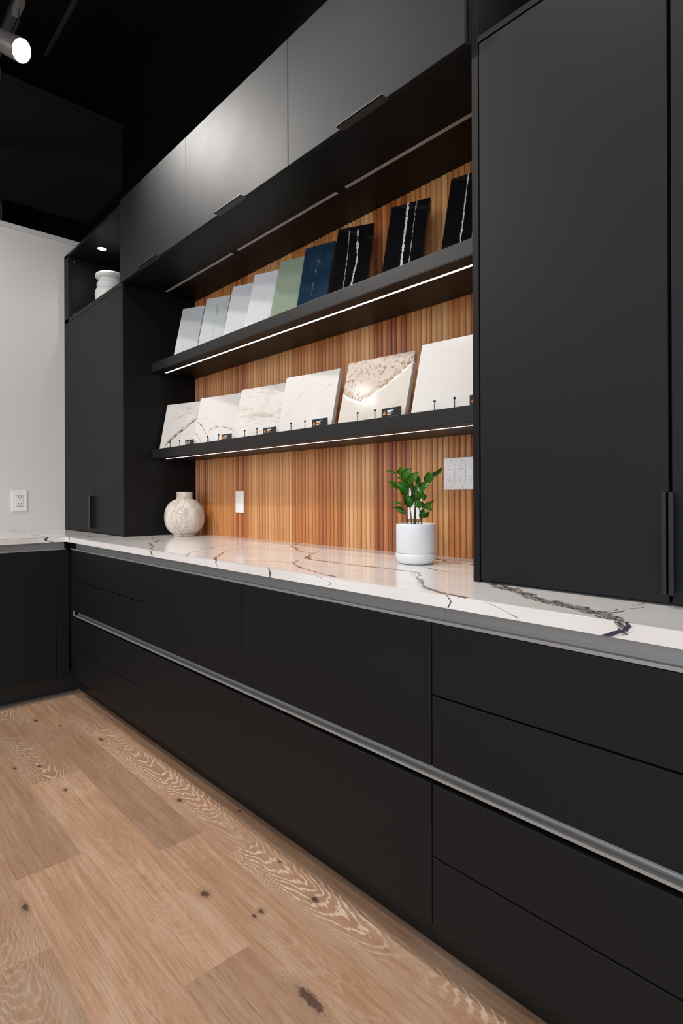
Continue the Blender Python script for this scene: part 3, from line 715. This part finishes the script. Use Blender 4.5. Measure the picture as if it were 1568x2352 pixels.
# ------------------------------------------------------------------ vases and plant
prof = [(0, 2.3250), (.046, 2.3250), (.060, 2.332), (.080, 2.365), (.092, 2.410), (.0966, 2.450), (.0955, 2.475), (.088, 2.493), (.0785, 2.500), (.0800, 2.505), (.0855, 2.514),
        (.0862, 2.523), (.0820, 2.535), (.071, 2.546), (.066, 2.551), (.070, 2.556), (.086, 2.562), (.0935, 2.570), (.0950, 2.579), (.0915, 2.589), (.084, 2.594), (.070, 2.592), (.062, 2.575),
        (.058, 2.55), (.07, 2.50), (.080, 2.45), (.07, 2.36), (0, 2.335)]
tag(link('white_vase', MB().lathe([(r*1.0, z) for r, z in prof], -3.835, 1.455, 72).me('v'), M['ceramic'], smooth=True), 'white ribbed ceramic vase with bulging rings in the open niche at upper left', 'vase')

prof = [(0, .9100), (.058, .9100), (.0605, .912), (.0610, .921), (.063, .924)]
for k in range(27):
    tq = -.868+k*(.868+.945)/26
    prof.append((.1106*(1-abs(tq)**2.3)**(1/2.3), 1.0165+.108*tq))
prof += [(.0440, 1.1200), (.0435, 1.124), (.0435, 1.155), (.0425, 1.157), (.036, 1.157), (.035, 1.155), (.035, 1.12), (.09, 1.05), (.09, .98), (0, .93)]
tag(link('travertine_vase', MB().lathe(prof, 0, 0, 72).me('v'), M['travertine'], smooth=True, at=(-3.000, 1.548, 0)), 'round beige travertine vase with short neck on the counter by the wood panel', 'vase')

PX, PY = -1.2376, 1.4652
plant = thing('potted_plant', (PX, PY, .91), 'leafy green plant in a white two-part pot on the counter', 'plant')
pp = [(0, .948), (.0635, .9465), (.0648, .949), (.0650, 1.036), (.0645, 1.0405), (.0625, 1.0415), (.0608, 1.0400), (.0605, 1.020), (.058, 1.015), (0, 1.015)]
link('pot', MB().lathe(pp, PX, PY, 72).me('p'), M['pot'], plant, smooth=True)
pp = [(0, .9100), (.046, .9100), (.056, .9135), (.0635, .9225), (.0662, .934), (.0665, .9440), (.0655, .9458), (.0635, .9460), (.0625, .944), (0, .942)]
link('saucer', MB().lathe(pp, PX, PY, 72).me('s'), M['pot'], plant, smooth=True)
link('soil', MB().lathe([(0, 1.0155), (.0600, 1.0155), (.0600, 1.0225), (.03, 1.026), (0, 1.025)], PX, PY, 32).me('s'), M['soil'], plant)
# plant local frame: a runs across, h up, k towards the room
AX = Vector((math.sin(YAW), math.cos(YAW), 0)); KX = Vector((math.cos(YAW), -math.sin(YAW), 0))
SCL = .1658*1.904/1325.9
def P3(px, py, k=0.): return Vector((PX, PY, 1.0417)) + AX*((px-570)*SCL) + Vector((0, 0, 1))*((1092-py)*SCL) + KX*k
def stem(pts, r0=.0022):
    v = [P3(a, b_, k) for a, b_, k in pts]
    fine = []
    for i in range(len(v)-1):
        for q in range(4):
            tt = q/4; p0 = v[max(i-1, 0)]; p1 = v[i]; p2 = v[i+1]; p3 = v[min(i+2, len(v)-1)]
            fine.append(.5*((2*p1)+(-p0+p2)*tt+(2*p0-5*p1+4*p2-p3)*tt*tt+(-p0+3*p1-3*p2+p3)*tt**3))
    fine.append(v[-1])
    rs = [r0*(1-.6*i/(len(fine)-1)) for i in range(len(fine))]
    link('stem', MB().tube(fine, rs, 8).me('st'), M['stem'], plant, smooth=True)
stem([(455, 1150, .012), (455, 1090, .012), (440, 980, .015), (405, 880, .02), (375, 820, .02)])
stem([(515, 1150, .0), (512, 1090, .0), (495, 920, .0), (478, 780, -.005), (470, 640, -.005), (450, 560, 0)], .0026)
stem([(550, 1150, -.01), (552, 1090, -.01), (565, 870, -.01), (570, 740, 0), (520, 640, .0), (450, 560, .005), (395, 490, .01), (340, 410, .01)], .0030)
stem([(575, 1150, -.018), (578, 1090, -.018), (572, 800, -.02), (560, 600, -.02), (520, 480, -.02)], .0028)
stem([(640, 1150, .01), (642, 1090, .01), (625, 960, .012), (640, 900, .015), (700, 860, .02)])
stem([(655, 1150, -.01), (658, 1090, -.01), (625, 850, -.012), (640, 660, -.01), (720, 520, -.005), (795, 440, 0)], .0026)
stem([(600, 1150, .02), (598, 1090, .02), (615, 1000, .02), (640, 950, .02)], .0016)
def leaf(x0, y0, x1, y1, wd, k0=0., k1=0., roll=0.):
    a, b_ = P3(x0, y0, k0), P3(x1, y1, k1); ax = b_-a; L = ax.length; ax.normalize()
    view = KX.copy(); side = ax.cross(view)
    if side.length < .2: side = ax.cross(Vector((0, 0, 1)))
    side.normalize(); nrm = side.cross(ax); rm = Matrix.Rotation(roll, 3, ax); side = rm @ side; nrm = rm @ nrm
    hw = wd*SCL*.58; bm = bmesh.new(); N = 10; grid = []
    for i in range(N+1):
        t_ = i/N; wv = hw*(math.sin(math.pi*min(1, t_**.85))**.75 if 0 < i < N else .02)
        cz = .10*L*math.sin(math.pi*t_)
        row = []
        for s_ in (-1, -.5, 0, .5, 1):
            row.append(bm.verts.new((s_*wv, t_*L, cz*(1) - abs(s_)*wv*-.28)))
        grid.append(row)
    for i in range(N):
        for j in range(4): bm.faces.new((grid[i][j], grid[i][j+1], grid[i+1][j+1], grid[i+1][j]))
    bmesh.ops.solidify(bm, geom=bm.faces[:], thickness=.0006)
    me = bpy.data.meshes.new('leaf'); bm.to_mesh(me); bm.free(); me.shade_smooth(); me.materials.append(M['leaf'])
    o = bpy.data.objects.new('leaf', me); C.objects.link(o); o.parent = plant
    mm = Matrix((side, ax, nrm)).transposed().to_4x4(); mm.translation = a-plant.location
    o.matrix_local = mm
LV = [(342, 412, 372, 305, 104, .01, .03, .3), (300, 402, 145, 368, 34, .01, .03, .2), (383, 487, 497, 333, 108, .01, .03, -.4), (400, 500, 290, 452, 52, .01, -.01, .9),
      (455, 543, 612, 383, 100, -.01, .0, -.3), (325, 612, 172, 505, 62, .02, .04, .3), (470, 590, 308, 528, 100, .01, .02, .5), (445, 695, 318, 555, 112, .03, .04, .1),
      (575, 545, 620, 428, 90, -.01, -.02, .6), (735, 528, 742, 374, 120, .0, .02, .1), (788, 440, 934, 316, 62, 0, .01, .5), (795, 447, 893, 378, 50, -.01, -.02, -.5),
      (612, 655, 748, 530, 112, .02, .04, -.8), (565, 640, 658, 782, 84, .03, .04, -.9), (482, 872, 420, 698, 108, .03, .03, .2), (402, 845, 392, 690, 66, .01, .0, .9),
      (370, 827, 225, 793, 34, .02, .03, .5), (402, 897, 232, 868, 46, .02, .04, .4), (425, 957, 305, 888, 56, .01, -.01, .2), (692, 782, 668, 645, 70, -.01, -.02, .5),
      (640, 852, 508, 818, 58, .04, .05, -.3), (628, 868, 808, 768, 52, .02, .03, .3), (690, 895, 786, 826, 58, 0, -.01, -.4), (720, 895, 800, 888, 40, .02, .02, .3),
      (622, 1012, 655, 886, 84, .03, .04, .2), (665, 1012, 768, 936, 56, .0, -.02, .3), (700, 860, 575, 765, 78, .0, .0, -.5), (560, 600, 430, 530, 78, -.02, -.02, .6),
      (590, 560, 690, 520, 80, -.01, -.01, .9), (540, 700, 600, 560, 90, -.03, -.03, .1), (520, 800, 570, 640, 90, -.02, -.02, .3), (640, 760, 560, 660, 80, -.01, 0, -.2)]
for a in LV: leaf(*a)

# ------------------------------------------------------------------ switches and outlets
def plate(name, x0, x1, z0, z1, label, cat):
    t = thing(name, ((x0+x1)/2, YB-.006, z0), label, cat)
    box('cover_plate', (x0, x1, YB-.0130, YB-.0064, z0, z1), M['plastic'], t, bev=.0022)
    return t
ys = YB-.0130
t = plate('dimmer_switch', -2.7031, -2.6264, 1.0436, 1.1605, 'slim white single dimmer switch on the wood panel, right of the round vase', 'switch')
box('button_pad', (-2.686, -2.644, ys-.0030, ys+.001, 1.063, 1.141), M['plastic'], t, bev=.001)
for z in (1.072, 1.132): box('button_line', (-2.680, -2.650, ys-.0033, ys-.0028, z-.0006, z+.0006), M['plastic_grey'], t, bev=0)
for z in (1.083, 1.122): box('button_mark', (-2.674, -2.671, ys-.0033, ys-.0028, z-.0015, z+.0015), M['plastic_grey'], t, bev=0)
t = plate('triple_dimmer_switch', -1.2985, -1.1330, 1.1545, 1.2682, 'wide white triple dimmer plate high on the wood panel beside the tall cabinet', 'switch')
for k in range(3):
    xx = -1.2785+k*.0468
    box('dimmer', (xx, xx+.0300, ys-.0045, ys+.001, 1.1790, 1.2470), M['plastic'], t, bev=.001)
    for z in (1.1985, 1.2270): box('button_line', (xx+.002, xx+.022, ys-.0048, ys-.0043, z-.0006, z+.0006), M['plastic_grey'], t, bev=0)
    for z in (1.188, 1.2385): box('button_mark', (xx+.006, xx+.009, ys-.0048, ys-.0043, z-.0014, z+.0014), M['plastic_grey'], t, bev=0)
    for z in (1.1640, 1.2585): box('screw', (xx+.0125, xx+.0165, ys-.0006, ys+.001, z-.002, z+.002), M['plastic_grey'], t, bev=.0005)
t = plate('wall_outlet', -1.4720, -1.4040, 1.0440, 1.1600, 'white outlet plate mostly hidden behind the plant stems', 'outlet')
box('socket', (-1.4550, -1.4210, ys-.002, ys+.001, 1.066, 1.138), M['plastic'], t, bev=.001)
# left wall double socket
t = thing('double_wall_outlet', (-4.158, .985, 1.04), 'white double power outlet on the white wall at far left', 'outlet')
mb = MB().box(-4.160, -4.152, .9405, 1.0300, 1.0400, 1.1740, bev=.0028)
link('cover_plate', mb.me('cp'), M['plastic'], t)
box('socket_block', (-4.1525, -4.1505, .968, 1.0045, 1.0725, 1.1420), M['plastic'], t, bev=.0008)
for zc in (1.1270, 1.0860):
    for yy in (.9790, .9935): box('socket_slot', (-4.1508, -4.1500, yy-.0018, yy+.0018, zc+.004-.005, zc+.004+.004), M['slot'], t, bev=0)
    box('ground_hole', (-4.1508, -4.1500, .9835, .9890, zc-.0135, zc-.0080), M['slot'], t, bev=0)
box('socket_gap', (-4.1530, -4.1518, .9665, 1.0060, 1.0700, 1.1445), M['plastic_grey'], t, bev=0)
for z in (1.0560, 1.1590): box('screw', (-4.1525, -4.1515, .9842, .9878, z-.002, z+.002), M['plastic_grey'], t, bev=.0004)

# ------------------------------------------------------------------ niche downlight
for nx, lab, pw in ((-3.80, 'small round lit downlight in the roof of the open niche, upper left', 2.2), (-.52, 'small round lit downlight in the niche above the right-hand tall cabinet doors', 3.2)):
    t = thing('niche_downlight', (nx, 1.385, 2.735), lab, 'downlight')
    dz = 0 if nx < -3 else .0055
    link('bezel', MB().lathe([(.026, 2.7395+dz), (.034, 2.7395+dz), (.034, 2.7370+dz), (.031, 2.7355+dz), (.026, 2.7365+dz), (.026, 2.7395+dz)], nx, 1.385, 32).me('b'), M['handle'], t)
    link('lens', MB().lathe([(0, 2.7380+dz), (.026, 2.7380+dz), (.026, 2.7372+dz), (0, 2.7368+dz)], nx, 1.385, 32).me('l'), M['lamp_glow'], t)
    spot('niche_spot', (nx, 1.385, 2.733), (nx, 1.40, 2.0), pw, 140, .8, .02, (1, .95, .9))
# ------------------------------------------------------------------ track and lamps
t = thing('light_track', (-2.4, .70, 3.40), 'grey ceiling light track running out of the top left corner', 'light track')
link('rail', MB().box(-4.3, 2.0, .683, .717, 3.40, 3.43, bev=.002).box(-4.3, 2.0, .683, .688, 3.394, 3.402).box(-4.3, 2.0, .712, .717, 3.394, 3.402).me('r'), M['track'], t)
for x in (-3.9, -2.0, -.2): link('hanger_rod', MB().tube([(x, .70, 3.43), (x, .70, 4.30)], .006, 10).me('h'), M['track'], t)
tag(link('conduit', MB().tube([(-4.3, .60, 3.46), (2.0, .60, 3.46)], .013, 14).me('c'), M['track_grey']), 'thin grey conduit pipe running beside the light track, top left', 'conduit')
tag(link('conduit', MB().tube([(-4.3, 1.20, 4.18), (2.0, 1.20, 4.18)], .018, 14).me('c'), M['track']), 'dark conduit pipe fixed under the black ceiling above the upper cabinets', 'conduit')
def track_lamp(p, aim, label, lit):
    p = Vector(p); d = (Vector(aim)-p).normalized()
    t = thing('track_lamp', (p.x, .70, 3.39), label, 'spotlight')
    box('adapter', (p.x-.085, p.x+.02, .685, .715, 3.352, 3.398), M['track_grey'], t, bev=.002)
    link('neck', MB().tube([(p.x-.03, .70, 3.36), (p.x-.03, .70, 3.30), tuple(p-d*.06+Vector((0, 0, .035)))], .008, 10).me('n'), M['track'], t)
    a = d.cross(Vector((0, 0, 1))).normalized(); mm = Matrix((a, d.cross(a)*-1, d)).transposed().to_4x4(); mm.translation = p
    def along(prof, n=40):
        me = MB().lathe(prof, 0, 0, n).me('x'); me.transform(mm); return me
    link('lamp_head', along([(0, -.13), (.040, -.13), (.046, -.122), (.050, -.03), (.0505, .006), (.0475, .006), (.0465, -.004), (0, -.006)]), M['track_grey'], t, smooth=False)
    link('lens', along([(0, -.003), (.0455, -.003), (.0455, .0015), (0, .003)]), M['lamp_glow'] if lit else M['slot'], t)
track_lamp(LAMP-(AIM-LAMP).normalized()*.012, AIM, 'lit round spotlight glaring on the track at upper left', True)

tag(link('junction_box', MB().box(-3.72, -3.44, .655, .735, 3.325, 3.3935, bev=.003).me('j'), M['track_grey']), 'grey driver box on the light track, cut by the left edge', 'driver box')
# a dark unlit lamp on its cable, far up beside the back wall
t = thing('ceiling_spotlight', (-2.17, 1.50, 3.55), 'unlit black spotlight with looped cable under the ceiling, top edge above upper cabinets', 'spotlight')
link('lamp_head', MB().tube([(-2.17, 1.50, 3.62), (-2.20, 1.47, 3.52)], [.036, .040], 24).me('h'), M['handle'], t)
link('ring', MB().tube([(-2.195, 1.475, 3.536), (-2.1965, 1.4735, 3.531)], [.0415, .0415], 24).me('r'), M['track'], t)
link('stem', MB().tube([(-2.17, 1.50, 3.62), (-2.165, 1.505, 4.30)], .010, 10).me('s'), M['handle'], t)
link('cable', MB().tube([(-2.17, 1.50, 3.66), (-2.22, 1.50, 3.585), (-2.28, 1.50, 3.56), (-2.35, 1.50, 3.60), (-2.39, 1.50, 3.72), (-2.38, 1.5, 4.30)], .004, 8).me('c'), M['track'], t)
tag(link('support_rod', MB().tube([(-5.30, 1.133, 0), (-5.30, 1.133, 4.30)], .006, 10).me('r'), M['track_grey']), 'thin grey metal rod rising behind the white wall at the left edge', 'rod')
